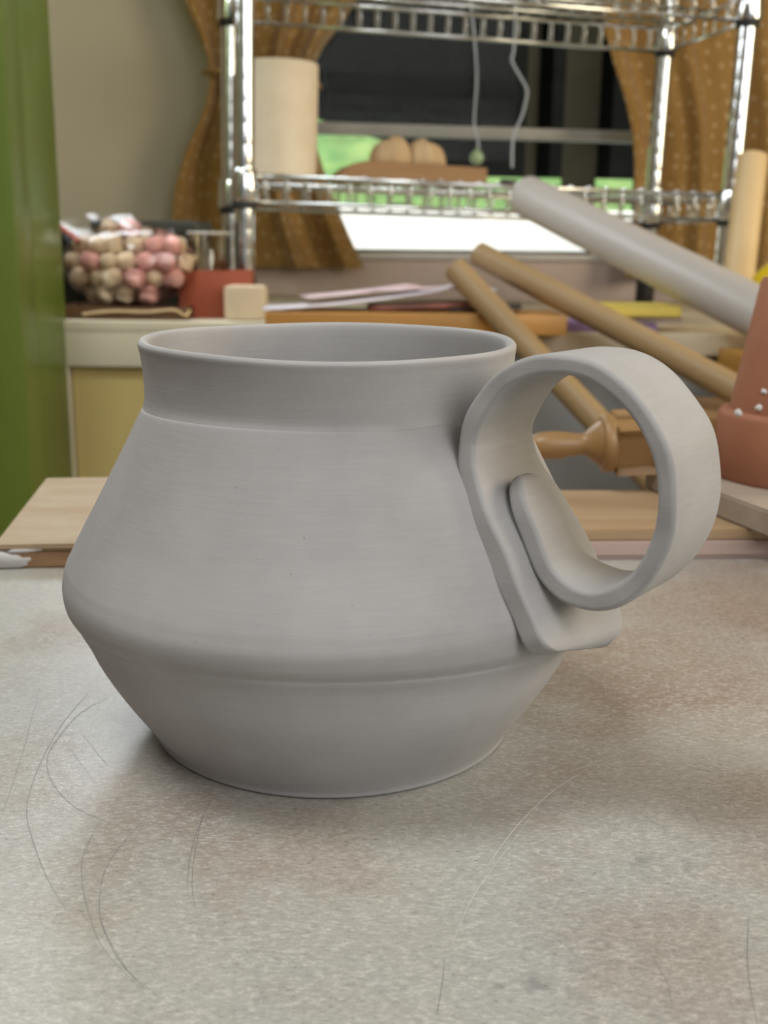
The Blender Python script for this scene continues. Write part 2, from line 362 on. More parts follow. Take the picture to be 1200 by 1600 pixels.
# scored lines in the worktop
def ray(px, py): return Fv + Rv * ((px - 600) / FPX) - Uv * ((py - 800) / FPX)
def onz(px, py, z=0.0): d = ray(px, py); return CP + d * ((z - CAM_H) / d.z)
SCR = simple('scratch_dark', (.25, .245, .235), None, 300, rough=.6, bmp=0)
SCRL = simple('scratch_light', (.66, .65, .62), None, 300, rough=.6, bmp=0)
scr = [([(175, 1087), (125, 1115), (90, 1155), (74, 1185), (80, 1220), (115, 1260), (172, 1287)], .00020, SCR),
       ([(140, 1080), (95, 1135), (60, 1200), (42, 1262), (50, 1310), (75, 1375), (105, 1425)], .00022, SCR),
       ([(62, 1075), (40, 1160), (20, 1225), (0, 1280)], .00013, SCR), ([(12, 1160), (60, 1143), (115, 1118)], .00012, SCR),
       ([(330, 1250), (308, 1300), (296, 1345), (292, 1390)], .00016, SCR), ([(318, 1268), (305, 1330), (300, 1385), (306, 1420)], .00014, SCR),
       ([(225, 1280), (175, 1340), (157, 1390), (160, 1445), (195, 1510), (228, 1548)], .00013, SCR),
       ([(155, 1285), (132, 1330), (127, 1360), (134, 1410), (160, 1480), (220, 1545)], .00014, SCR),
       ([(125, 1140), (150, 1175), (172, 1200)], .0001, SCR), ([(95, 1150), (120, 1185), (150, 1225)], .0001, SCR),
       ([(220, 1310), (300, 1312), (430, 1318)], .00012, SCRL), ([(260, 1280), (290, 1310)], .0001, SCR),
       ([(920, 1200), (870, 1232), (835, 1262), (800, 1300), (760, 1355)], .00020, SCRL),
       ([(1170, 1430), (1168, 1490), (1172, 1540), (1183, 1598)], .00018, SCR), ([(695, 1500), (690, 1545), (682, 1588)], .00014, SCR),
       ([(845, 1255), (790, 1330), (740, 1400), (705, 1480)], .0001, SCRL), ([(1040, 1140), (960, 1180), (890, 1205)], .00012, SCRL),
       ([(150, 1420), (185, 1500), (250, 1560)], .0001, SCR), ([(1010, 1480), (1040, 1530), (1050, 1570)], .0001, SCR)]
for pts, wd, m in scr:
    q = catmull([tuple(onz(*p)) for p in pts], 8)
    v, f = [], []
    for i, p in enumerate(q):
        a, b = Vector(q[max(i - 1, 0)]), Vector(q[min(i + 1, len(q) - 1)]); n = Vector((-(b - a).y, (b - a).x, 0)).normalized()
        ww = .55 * wd * (.35 + .65 * min(1, 4 * min(i, len(q) - 1 - i) / len(q)))
        for s in (-1, 1): c = Vector(p) + n * ww * s * .8; v.append((c.x, c.y, H0 + .00006))
    for i in range(len(q) - 1): f.append((2 * i, 2 * i + 2, 2 * i + 3, 2 * i + 1))
    link('scratch', mesh('scratch', v, f), m, tb)

def quad_prism(name, c, z0, z1, m, parent=None, bev=.0006, off=(0, 0, 0)):
    bm = bmesh.new()
    a = [bm.verts.new((x - off[0], y - off[1], z0 - off[2])) for x, y in c]; b = [bm.verts.new((x - off[0], y - off[1], z1 - off[2])) for x, y in c]
    n = len(c); bm.faces.new(a[::-1]); bm.faces.new(b)
    for i in range(n): bm.faces.new((a[i], a[(i + 1) % n], b[(i + 1) % n], b[i]))
    if bev: bmesh.ops.bevel(bm, geom=list(bm.edges), offset=bev, segments=2, affect='EDGES')
    return auto(link(name, from_bm(name, bm), m, parent))
# left board: dusty face over a brown core, plaster caked on its front edge
lb = empty('plywood_board', (-.131, .359, 0), 'plaster-dusted plywood board with chipped brown front edge left of the mug', 'board')
def rot2(o, u, w_, a): return (o[0] + u * math.cos(a) - w_ * math.sin(a), o[1] + u * math.sin(a) + w_ * math.cos(a))
LO = (-.1345, .3610); LA = R_(8)
cl = [rot2(LO, *p, LA) for p in ((0, 0), (.17, -.006), (.17, .112), (0, .112))]
quad_prism('board_core', cl, 0, .0064, BOARDEDGE, lb, off=(-.131, .359, 0))
cl2 = [rot2(LO, *p, LA) for p in ((-.0003, -.0006), (.1703, -.0066), (.1703, .1126), (-.0003, .1126))]
quad_prism('board_face', cl2, .0064, .0086, PLYDUST, lb, bev=.0008, off=(-.131, .359, 0))
# caked plaster: a thin ragged slab on the front edge
def blob_plate(name, pts, origin, du, dv, dn, th, m, parent, off):
    """ragged polygon in (u, v), extruded th along dn"""
    v = [Vector(origin) + Vector(du) * a + Vector(dv) * b - Vector(off) for a, b in pts]; n = len(v)
    c0 = sum(v, Vector()) / n
    vv = v + [c0 + (p - c0) * .82 + Vector(dn) * th for p in v] + [c0 + Vector(dn) * th * 1.15]
    f = [(i, (i + 1) % n, n + (i + 1) % n, n + i) for i in range(n)] + [(n + i, n + (i + 1) % n, 2 * n) for i in range(n)]
    return link(name, mesh(name, vv, f), m, parent)
du = Vector((math.cos(LA), math.sin(LA), 0)); dn = Vector((math.sin(LA), -math.cos(LA), 0))
rag = []
for (a, b) in [(-.001, .0005), (.004, .0002), (.009, .0004), (.0115, .001), (.0112, .0022), (.0132, .003), (.0125, .0042), (.0098, .004), (.008, .0052), (.005, .0056), (.003, .0063), (-.001, .0066)]: rag.append((a + random.uniform(-.0003, .0003), b))
blob_plate('plaster_crust', rag, (LO[0], LO[1], 0), du, (0, 0, 1), dn, .0009, PLASTER, lb, (-.131, .359, 0))
rag = [(.004, .0059), (.009, .0057), (.013, .0060), (.0165, .0064), (.016, .0071), (.011, .0073), (.006, .0072)]
blob_plate('plaster_crust', rag, (LO[0], LO[1] - .0004, 0), du, (0, 0, 1), dn, .0006, PLASTER, lb, (-.131, .359, 0))
# right: thin tan board lying on a pinkish board
RA = R_(4); RO = (.035, .378)
cr = [rot2(RO, *p, RA) for p in ((0, 0), (.42, 0), (.42, .075), (0, .075))]
b1 = quad_prism('pink_board', cr, .0014, .0070, PINKWOOD, bev=.0005)
bt = empty('pinkish_board', (RO[0], RO[1], 0), 'pinkish wooden board lying on the worktop under the thin tan board', 'board')
b1.name = 'board_face'; b1.data.transform(Matrix.Translation((-RO[0], -RO[1], 0))); b1.parent = bt
cr = [rot2(RO, *p, RA) for p in ((.0005, .0008), (.42, .0008), (.42, .0745), (.0005, .0745))]
quad_prism('board_back', cr, 0, .0014, PINKWOOD, bt, bev=.0004, off=(RO[0], RO[1], 0))
cr = [rot2((.032, .3785), *p, RA) for p in ((0, 0), (.42, 0), (.42, .0665), (0, .0665))]
tag(quad_prism('tan_board', cr, .0070, .0112, PLY, bev=.0006), 'thin tan wooden board on top of the pinkish board', 'board')
# the block under the pot
BA = math.atan2(.375 - .4543, .1361 - .1108)
bx_, by_ = .1108, .4543
bd = Vector((math.cos(BA), math.sin(BA))); bp = Vector((-bd.y, bd.x))
cb = [(bx_ + bd.x * u + bp.x * v_, by_ + bd.y * u + bp.y * v_) for u, v_ in ((0, 0), (.094, 0), (.094, .16), (0, .16))]
tag(quad_prism('wood_block', cb, .0112, .0207, BLOCKW, bev=.0008), 'greyish wooden block under the terracotta pot', 'wood block')

# upside-down terracotta pot
pot = empty('terracotta_pot', (.1705, .4365, .0207), 'upside-down terracotta flower pot on the wooden block at right edge', 'flower pot')
link('pot_rim', lathe_me('pot_rim', [(.0310, .0), (.0345, .0), (.0352, .001), (.0347, .025), (.0338, .0268), (.0295, .0275), (.0285, .0255), (.0300, .002)], 64, True), TERRA, pot)
auto(link('pot_body', lathe_me('pot_body', [(.0275, .026), (.0305, .0268), (.0300, .030), (.0225, .078), (.0215, .0795), (.007, .0797), (.006, .079), (.006, .076), (.019, .0755), (.0265, .03)], 64, True), TERRA, pot))
for (a, z, s) in ((R_(200), .0272, .0026), (R_(212), .030, .002), (R_(225), .033, .0022), (R_(232), .0235, .0016), (R_(214), .0365, .0016)):
    r = .0335 if z < .0275 else .0300 - (z - .03) * .155
    rag = [(math.cos(t) * s * random.uniform(.6, 1.2), math.sin(t) * s * random.uniform(.4, .9)) for t in [k * 6.283 / 9 for k in range(9)]]
    blob_plate('plaster_smear', rag, (r * math.cos(a) * 1.0, r * math.sin(a) * 1.0, z), (-math.sin(a), math.cos(a), 0), (0, 0, 1), (math.cos(a), math.sin(a), 0), .0006, PLASTER, pot, (0, 0, 0))

# ------------------------------------------------------------------ the mug
MG = Vector((-.0118, .2436, 0))
mug = empty('clay_mug', MG, 'unfired grey clay mug with a looped strap handle on the worktop', 'mug')
def mug_profile(az):
    s = math.sin(az); fr = max(0, -s)
    cz = .0270 + .0053 * fr ** 1.2; k = .35 + .65 * fr
    P = [(.0405, .0), (.0418, .0006), (.0428, .003), (.0492, .0125), (.0536, .0200), (.0556 + .0004 * fr, cz - .004), (.0573 + .0004 * fr, cz - .0007), (.0577 + .0004 * fr, cz + .0003), (.0590 + .0004 * fr, cz + .0026 - .0008 * fr), (.0602, cz + .0056 - .0024 * fr), (.0606, .0366 + .0012 * fr), (.0600, .0402),
         (.0583, .0440), (.0500, .0595), (.0426, .0735 + .0012 * fr), (.0415, .0752 + .0014 * fr), (.0409, .0785), (.0408, .0835), (.0411, .0875), (.0414, .0894), (.0412, .0901), (.0406, .0905), (.0397, .0903), (.0391, .0895),
         (.0388, .0870), (.0386, .0800), (.0390, .0745), (.0470, .0590), (.0560, .0420), (.0572, .0365), (.0545, .0300), (.0400, .0060), (.0, .0050)]
    return P
SEG, SUB = 176, 5
v, f = [], []
prev = None
for k in range(SEG):
    az = 2 * math.pi * k / SEG
    pr = catmull(mug_profile(az), SUB)
    m_ = len(pr)
    for i, (r, z) in enumerate(pr):
        wob = 1 + .0016 * math.sin(2 * az + .4) + .0010 * math.sin(3 * az + 1.3 + z * 40)
        da = (az - (2 * math.pi - R_(50)) + math.pi) % (2 * math.pi) - math.pi
        r *= wob
        r -= .0030 * math.exp(-(da / .27) ** 2) * math.exp(-((z - .077) / .0095) ** 2)     # pinched in behind the strap
        top = max(0, min(1, (z - .07) / .02))
        x = r * math.cos(az) - .0009 * top; y = r * math.sin(az) * (1 + .035 * top)
        zz = z + top * (.0007 * math.sin(az) - .0003 + .00025 * math.sin(2 * az + .6) + .0001 * math.sin(5 * az))
        v.append((x, y, max(zz, 0)))
for k in range(SEG):
    k2 = (k + 1) % SEG
    for i in range(m_ - 1): f.append((k * m_ + i, k2 * m_ + i, k2 * m_ + i + 1, k * m_ + i + 1))
bm = bmesh.new(); me = mesh('mug_tmp', v, f); bm.from_mesh(me); bpy.data.meshes.remove(me)
bmesh.ops.remove_doubles(bm, verts=bm.verts, dist=1e-6)
bot = [e for e in bm.edges if e.is_boundary]; bmesh.ops.holes_fill(bm, edges=bot)
link('mug_body', from_bm('mug_body', bm), CLAY, mug)

HT = R_(37); rh = Vector((math.cos(HT), -math.sin(HT), 0)); th_ = Vector((math.sin(HT), math.cos(HT), 0))
HP = [(.0648, .0320, .0318, .0044, 0), (.0618, .0378, .0320, .0046, 0), (.0576, .0450, .0318, .0048, 0), (.0536, .0517, .0312, .0048, 0), (.0490, .0589, .0292, .0046, -.0003), (.0451, .0657, .0259, .0042, -.0008), (.0438, .0706, .0236, .0038, -.0010),
      (.0441, .0757, .0230, .0040, -.0010), (.0464, .0808, .0229, .0039, -.0007), (.0502, .0855, .0230, .0038, -.0004), (.0555, .0886, .0234, .0037, 0), (.0615, .0897, .0232, .0036, 0), (.0677, .0893, .0230, .0035, 0), (.0734, .0867, .0228, .0034, 0),
      (.0785, .0822, .0226, .0034, 0), (.0823, .0768, .0225, .0034, 0), (.0841, .0707, .0224, .0034, 0), (.0845, .0647, .0222, .0035, 0), (.0834, .0588, .0218, .0036, 0), (.0806, .0529, .0210, .0037, -.0003), (.0763, .0485, .0200, .0038, -.0008),
      (.0711, .0463, .0188, .0039, -.0012), (.0657, .0467, .0175, .0040, -.0016), (.0612, .0491, .0152, .0041, -.0023), (.0588, .0524, .0138, .0041, -.0027), (.0556, .0579, .0128, .0040, -.0027), (.0526, .0630, .0122, .0038, -.0026), (.0506, .0664, .0118, .0034, -.0025)]
path = catmull(HP, 7)
# arc length for rounded ends
L = [0]
for a, b in zip(path, path[1:]): L.append(L[-1] + math.hypot(b[0] - a[0], b[1] - a[1]))
tot = L[-1]
NS = 28
def rrect(w_, t_, rad, n=NS):
    """rounded rectangle (width, thickness), n points per full turn"""
    out = []; q = n // 4
    for cx, cy, a0 in ((1, 1, 0), (-1, 1, 90), (-1, -1, 180), (1, -1, 270)):
        for k in range(q):
            a = R_(a0 + 90 * k / (q - 1)); out.append((cx * (w_ / 2 - rad) + rad * math.cos(a), cy * (t_ / 2 - rad) + rad * math.sin(a)))
    return out
v, f = [], []
for i, (r, z, wd, tk, tof) in enumerate(path):
    a, b = path[max(i - 1, 0)], path[min(i + 1, len(path) - 1)]
    tx, tz = b[0] - a[0], b[1] - a[1]; l = math.hypot(tx, tz); tx /= l; tz /= l
    nx_, nz_ = tz, -tx              # outward side of the strap
    e0, e1 = .0085, .0085
    k0 = math.sqrt(max(0.02, 1 - (1 - min(1, L[i] / e0)) ** 4)); k1 = math.sqrt(max(0.02, 1 - (1 - min(1, (tot - L[i]) / e1)) ** 2))
    t0 = math.sqrt(max(.03, 1 - (1 - min(1, L[i] / .0022)) ** 2)); t1 = math.sqrt(max(.03, 1 - (1 - min(1, (tot - L[i]) / .0025)) ** 2))
    wd *= (.45 + .55 * k0) * (.25 + .75 * k1); tk *= t0 * t1
    wd *= 1 + .01 * math.sin(i * .5) ; tk *= 1 + .03 * math.sin(i * .37)
    for (cw, ct) in rrect(wd, tk, min(.0011, tk * .45)):
        rise = .0004 * (abs(cw) / (wd / 2)) ** 3 * (1 if ct > 0 else 0) * (1 if i < 45 else .4)      # edges curl slightly
        sk = -.0020 * (cw / (wd / 2) - .2) * max(0, 1 - L[i] / .022)        # the lower end is cut on a slant
        rr = r + nx_ * (ct + rise) + tx * sk; zz = z + nz_ * (ct + rise) + tz * sk
        v.append(rh * rr + th_ * (cw + tof) + Vector((0, 0, zz)))
n = len(rrect(1, .1, .01))
for i in range(len(path) - 1):
    for k in range(n):
        k2 = (k + 1) % n; f.append((i * n + k, i * n + k2, (i + 1) * n + k2, (i + 1) * n + k))
f.append(tuple(range(n - 1, -1, -1))); q = (len(path) - 1) * n; f.append(tuple(q + k for k in range(n)))
bm = bmesh.new(); me = mesh('h', v, f); bm.from_mesh(me); bpy.data.meshes.remove(me)
hnd = link('mug_handle', from_bm('mug_handle', bm), CLAY, mug)
wnm = hnd.modifiers.new('wn', 'WEIGHTED_NORMAL'); wnm.weight = 100

# ------------------------------------------------------------------ turned wooden tool lying on the block
ta, tb_ = Vector((.0600, .452, .0290)), Vector((.150, .453, .0336))
tool = align(empty('wooden_mallet', (0, 0, 0), 'small turned wooden mallet with bulbous handle lying behind the wooden block', 'mallet'), ta, tb_)
link('mallet_handle', lathe_me('mallet_handle', [(0, 0), (.0025, .0004), (.0045, .002), (.0056, .005), (.0060, .009), (.0058, .014), (.0050, .019), (.0044, .0225), (.0050, .0245), (.0072, .027), (.0096, .030), (.0113, .0325)], 32), MALLETW, tool)
link('mallet_collar', lathe_me('mallet_collar', [(.0095, .0305), (.0120, .0312), (.0124, .0325), (.0124, .0352), (.0114, .0365), (.0095, .0367)], 32), MALLETW, tool)
bm = bmesh.new(); bmesh.ops.create_cube(bm, size=1)
for vv in bm.verts: vv.co = Vector((vv.co.x * .0215, vv.co.y * .0215, .0362 + (vv.co.z + .5) * .019))
sides = [fa for fa in bm.faces if abs(fa.normal.z) < .5]
for fa in sides:
    r_ = bmesh.ops.inset_region(bm, faces=[fa], thickness=.0028, depth=0)
    bmesh.ops.translate(bm, verts=list(fa.verts), vec=-fa.normal * .0034)
bmesh.ops.bevel(bm, geom=list(bm.edges), offset=.0005, segments=2, affect='EDGES')
hd = auto(link('mallet_head', from_bm('mallet_head', bm), MALLETW, tool)); hd.rotation_euler = (0, 0, R_(17))
link('mallet_collar', lathe_me('mallet_collar', [(.0095, .0548), (.0116, .0555), (.0118, .058), (.0105, .061), (.0095, .070), (.0088, .084), (.0, .085)], 32), MALLETW, tool)

# ------------------------------------------------------------------ furniture behind
CT = .0245
cab = empty('cream_cabinet', (-.385, 1.25, FLZ), 'cream painted cabinet with a pale yellow door panel left of the mug', 'cabinet')
CW = .40
box('cabinet_top', (CW / 2, .40, CT + H0 - .012), (CW, .80, .012), CREAM, cab, bev=.002)
box('top_rail', (CW / 2 + .0055, .012, CT + H0 - .052), (CW - .013, .022, .040), CREAM, cab, bev=.0015)
box('stile', (.010, .011, 0), (.020, .020, CT + H0 - .012), CREAM, cab, bev=.0015)
box('cabinet_side', (.006, .42, 0), (.012, .76, CT + H0 - .012), CREAM, cab, bev=0)
box('door_panel', (CW / 2 + .008, .020, .05), (CW - .026, .012, CT + H0 - .104), YELLOWP, cab, bev=.001)
box('plinth', (CW / 2, .06, 0), (CW - .03, .02, .05), GREYP, cab, bev=0)
dkk = empty('grey_desk', (.02, 1.16, FLZ), 'grey fronted desk with a beige top behind the worktop', 'desk')
box('desk_top', (.64, .36, CT + H0 - .022), (1.29, .74, .022), COUNTER, dkk, bev=.002)
box('front_panel', (.64, .012, 0), (1.27, .02, CT + H0 - .022), GREYP, dkk, bev=.001)
for sx in (.012, 1.268): box('side_panel', (sx, .38, 0), (.02, .70, CT + H0 - .022), GREYP, dkk, bev=.001)

# rack -------------------------------------------------------------
RK = Vector((-.1865, 1.45, CT)); RW, RD = .680, .25; TILT = R_(1.0)
RAXI = R_(12.0)
rack = empty('wire_shelf_rack', RK, 'chrome wire shelving rack standing in front of the window', 'shelf rack', rz=RAXI)
rack.rotation_euler = (0, TILT, RAXI)
SH1, SH2 = .166, .405       # top of shelf rims above the rack feet... lower rim, see below
zmid = .163 + .034 - CT; zup = .424 + .034 - CT
prof = [(.0105, .0), (.0115, .001), (.0127, .03)]
z = .03
while z < .80:
    prof += [(.0127, z + .0225), (.01262, z + .0235), (.01262, z + .0247), (.0127, z + .0257)]; z += .0257
prof += [(.0125, z + .001), (0, z + .002)]
post_me = lathe_me('post', prof, 24)
foot_me = lathe_me('foot', [(.0145, 0), (.0150, .001), (.0150, .045), (.0140, .048), (.0126, .049)], 24)
col_me = lathe_me('collar', [(.0126, -.020), (.0178, -.019), (.0185, -.017), (.0165, .019), (.0155, .021), (.0126, .0215)], 24)
ring_me = lathe_me('sleeve', [(.0126, -.028), (.0158, -.0275), (.0160, -.020), (.0126, -.0195)], 24)
posts = []
for (a, b) in ((0, 0), (RW, 0), (0, RD), (RW, RD)):
    lift = a * math.sin(TILT) + (.0004 if a else 0)
    o = auto(link('post', post_me, CHROME, rack, (a, b, lift))); posts.append(o)
    link('foot', foot_me, BLACKP, o); 
    for zs in (zmid, zup):
        auto(link('collar', col_me, CHROME, o, (0, 0, zs - .014 - lift))); link('sleeve', ring_me, BLACKP, o, (0, 0, zs - .014 - lift))
wire_me = sweep_me('wire', [(0, 0, 0), (0, RD, 0)], .0014, 6)
rungF = sweep_me('rung', [(-.0022, 0, -.031), (-.0022, 0, 0), (.0022, 0, 0), (.0022, 0, -.031)], .0013, 6)
for zs in (zmid, zup):
    # two rails all the way round and a cross bar are the shelf; rungs and wires hang off it
    bm = bmesh.new()
    def addw(p, q, r):
        me = sweep_me('x', [p, q], r, 8); bm.from_mesh(me); bpy.data.meshes.remove(me)
    for zz in (0, -.033):
        g = .017
        addw((g, 0, zz), (RW - g, 0, zz), .0030); addw((g, RD, zz), (RW - g, RD, zz), .0030)
        addw((0, g, zz), (0, RD - g, zz), .0030); addw((RW, g, zz), (RW, RD - g, zz), .0030)
    for q in (RD * .33, RD * .67): addw((0, q, -.006), (RW, q, -.006), .0026)
    sh = link('shelf', from_bm('shelf', bm), CHROME, rack, (0, 0, zs))
    k = 1; st = RW / 25
    for k in range(1, 25):
        for yy in (0, RD): link('rung', rungF, CHROME, sh, (k * st, yy, -.001))
    for k in range(1, 8):
        for xx in (0, RW): link('rung', rungF, CHROME, sh, (xx, k * RD / 8, -.001), (0, 0, math.pi / 2))
    for k in range(1, 26): link('wire', wire_me, CHROME, sh, (RW * k / 26, 0, .0035))
def rackpt(a, b, z):
    return RK + Matrix.Rotation(RAXI, 4, 'Z') @ Matrix.Rotation(TILT, 4, 'Y') @ Vector((a, b, z))
ROTR = (0, TILT, RAXI)
SHZ = zmid + .0052
# on the middle shelf
c = rackpt(.066, .165, SHZ)
cyl = link('bisque_cylinder', lathe_me('bisque_cylinder', [(.0, .0), (.0485, 0), (.0502, .0012), (.0505, .004), (.0515, .153), (.0510, .1555), (.0492, .1562), (.0475, .1550), (.0468, .150), (.0462, .008), (0, .007)], 64), BISQUE, None, c, ROTR)
tag(auto(cyl, 60), 'tall cream unglazed cylinder standing on the middle rack shelf', 'vase')
c = rackpt(.250, .165, SHZ)
# tray board with chamfered left end
bm = bmesh.new(); pr = [(-.108, 0), (.108, 0), (.108, .026), (-.070, .028), (-.090, .023), (-.108, .009)]
A = [bm.verts.new((x, -.05, z)) for x, z in pr]; B = [bm.verts.new((x, .05, z)) for x, z in pr]; m_ = len(pr)
bm.faces.new(A); bm.faces.new(B[::-1])
for i in range(m_): bm.faces.new((A[i], B[i], B[(i + 1) % m_], A[(i + 1) % m_]))
bmesh.ops.bevel(bm, geom=list(bm.edges), offset=.0012, segments=2, affect='EDGES')
tr = tag(auto(link('wooden_tray', from_bm('wooden_tray', bm), TRAYW, None, c, ROTR)), 'brown wooden slab lying on the middle rack shelf', 'tray')
def shell_me(name, a, b, h, seed):
    random.seed(seed); v, f = [], []; nu, nv = 28, 12
    for j in range(nv + 1):
        t = j / nv * math.pi / 2
        for i in range(nu):
            u = 2 * math.pi * i / nu; rr = math.cos(t) ** .7
            rip = 1 + .06 * math.cos(7 * u) * math.cos(t)
            v.append((a * rr * rip * math.cos(u), b * rr * rip * math.sin(u), h * math.sin(t) ** .9 * (1 + .10 * math.cos(u))))
    for j in range(nv):
        for i in range(nu): f.append((j * nu + i, j * nu + (i + 1) % nu, (j + 1) * nu + (i + 1) % nu, (j + 1) * nu + i))
    f.append(tuple(range(nu - 1, -1, -1)))
    return mesh(name, v, f)
for (u, a, b, h, rz, lab) in ((-.024, .030, .034, .038, .2, 'tan clay shell form beside the cylinder, left of the pair on the wooden slab'), (.029, .030, .032, .036, 2.9, 'tan clay shell form, right of the pair on the wooden slab')):
    p = rackpt(.250 + u, .165, SHZ + .0275)
    sh = tag(link('clay_shell', shell_me('clay_shell', a, b, h, 3), BREADCLAY, None, p, (0, TILT, RAXI + rz)), lab, 'clay shell', 'clay shells on the slab')
p = rackpt(.385, .10, SHZ)
tag(link('tape_roll', lathe_me('tape_roll', [(.007, 0), (.012, 0), (.0125, .001), (.0125, .009), (.012, .010), (.007, .010)], 32, True), BLACKP, None, p, ROTR), 'small black roll on the middle rack shelf beside the white tube', 'tape roll')

# curtains ----------------------------------------------------------
def curtain(name, label, edges, dist, pleats, amp, useg=150):
    """edges: rows of (z, a_left, a_right) in wall coordinates"""
    rows = catmull([tuple(e) for e in edges], 6); v, f, uv = [], [], []
    full = max(e[2] - e[1] for e in edges) * 1.25
    acc = 0
    for j, (z, a0, a1) in enumerate(rows):
        wd = a1 - a0; sq = amp * (1.15 - .55 * wd / (full / 1.25))
        for i in range(useg + 1):
            u = i / useg
            ph = 2 * math.pi * pleats * (u + .03 * math.sin(5 * u + 1.1)) + .6 * math.sin(z * 4)
            d = dist - sq * (math.sin(ph) + .35 * math.sin(2.3 * ph + 1))
            p = wallpt(a0 + wd * u + .25 * sq * math.cos(ph), d, z); v.append(p)
            uv.append((u * full / .030, z / .030))
    n = useg + 1
    for j in range(len(rows) - 1):
        for i in range(useg): f.append((j * n + i, j * n + i + 1, (j + 1) * n + i + 1, (j + 1) * n + i))
    base = wallpt((edges[-1][1] + edges[-1][2]) / 2, dist, edges[-1][0])
    me = mesh(name, [p - base for p in v], f); ul = me.uv_layers.new(name='UVMap')
    for lp in me.loops: ul.data[lp.index].uv = uv[lp.vertex_index]
    root = empty(name, base, label, 'curtain')
    o = link('curtain_cloth', me, CURT, root)
    sm = o.modifiers.new('thick', 'SOLIDIFY'); sm.thickness = .0015
    return root, base
cl_, base = curtain('curtain', 'mustard dotted curtain tied in at the waist, left of the window',
              [(1.30, -.40, .10), (.62, -.300, .055), (.50, -.270, .010), (.44, -.246, -.035), (.385, -.232, -.060), (.33, -.243, -.062), (.25, -.280, -.040), (.17, -.300, -.010), (.072, -.300, .035)], -.055, 3.6, .024)
tie = [wallpt(-.238 + .19 * (1 - math.cos(t)) / 2, -.055 - .048 * math.sin(t), .380 + .008 * math.cos(t)) - base for t in [math.pi * k / 12 for k in range(-0, 13)]]
link('tie_band', sweep_me('tie_band', tie, .006, 8), CURT, cl_)
cr_, base = curtain('curtain', 'mustard dotted curtain hanging in deep folds, right of the window',
              [(1.30, .36, 1.30), (.56, .430, 1.28), (.45, .450, 1.26), (.36, .485, 1.24), (.28, .505, 1.22), (.18, .510, 1.22), (.06, .500, 1.24)], -.07, 6, .032)

# cords in front of the pane
def cord(name, pts, label, parent=None):
    base = Vector(pts[-1]); q = catmull([tuple(Vector(p) - base) for p in pts], 8)
    return tag(link(name, sweep_me(name, q, .0022, 8), CORDM, None, base), label, 'cord')
def aty(px, py, Y): d = ray(px, py); return CP + d * (Y / d.y)
cord('hanging_cord', [aty(806, -120, 1.95), aty(806, 0, 1.95), aty(803, 75, 1.95), aty(800, 95, 1.95), aty(812, 118, 1.95), aty(823, 140, 1.95), aty(820, 165, 1.95), aty(814, 185, 1.95), aty(802, 215, 1.95), aty(800, 262, 1.95)], 'wavy pale cord hanging inside the window pane')
pn = empty('glass_pendant', aty(745, 246, 1.95), 'round glass drop hanging on a pale cord behind the wooden slab', 'pendant')
b0 = aty(745, 246, 1.95)
link('pendant_cord', sweep_me('pendant_cord', catmull([tuple(aty(x, y, 1.95) - b0) for x, y in ((733, -120), (736, 0), (745, 110), (741, 190), (746, 215), (748, 232))], 6), .0018, 8), CORDM, pn)
link('glass_ball', lathe_me('glass_ball', [(0, -.012), (.006, -.0104), (.0104, -.006), (.012, 0), (.0104, .006), (.006, .0104), (.002, .0125), (.002, .016), (0, .016)], 24), simple('green_glass', (.45, .60, .35), None, 5, rough=.1, bmp=0), pn)

# dowels and tubes ---------------------------------------------------
def rod(name, a, b, r, m, label, cat, hollow=False):
    L = (Vector(b) - Vector(a)).length; e = r * .08
    pr = [(0, 0), (r - e, 0), (r, e), (r, L - e), (r - e, L)] + ([(r * .82, L), (r * .80, L - .03), (0, L - .031)] if hollow else [(0, L)])
    o = auto(align(link(name, lathe_me(name, pr, 40), m), a, b), 30)
    return tag(o, label, cat)
def extend(a, b, z):   # carry the line a->b on to height z
    a, b = Vector(a), Vector(b); d = b - a; return a + d * ((z - a.z) / d.z)
u1, l1 = aty(822, 306, 1.45), aty(1200, 497, 1.10)
end = l1 + (l1 - u1).normalized() * .012
rod('white_tube', end, u1, .0255, WHITETUBE, 'thick white tube leaning against the right side of the rack', 'tube')
u2, l2 = aty(747, 397, 1.21), aty(1175, 622, 1.00)
rod('wooden_dowel', l2, u2, .0133, DOWEL, 'long brown wooden dowel under the white tube, sloping to the terracotta pot', 'dowel')
u3, l3 = aty(711, 420, 1.14), aty(935, 660, 1.00)
end3 = extend(u3, l3, FLZ + .010)
rod('wooden_dowel', end3, u3, .0128, DOWEL, 'brown wooden dowel, steeper of the two, running down behind the mallet', 'dowel')
rod('rolling_pin', aty(1150, 470, 1.40), aty(1176, 245, 1.47), .0195, TANDOWEL, 'pale wooden rolling pin standing upright beside the yellow bottle', 'rolling pin')

# stool that carries the dowel, with an amber box on it
stz = l2.z - .017
st = empty('wooden_stool', (.47, 1.03, FLZ), 'brown wooden stool under the long dowel, behind the terracotta pot', 'stool')
box('seat', (0, 0, stz + H0 - .03), (.36, .22, .03), BROWNW, st, bev=.003)
for sx in (-1, 1):
    for sy in (-1, 1): box('leg', (sx * .15, sy * .085, 0), (.035, .035, stz + H0 - .03), BROWNW, st, bev=.003)
box('amber_box', (.445, 1.098, stz), (.20, .085, end.z - .0295 - stz), AMBERW, bev=.003)
ab = bpy.data.objects['amber_box']
tag(ab, 'amber varnished wooden box on the stool, below the white tube', 'box')

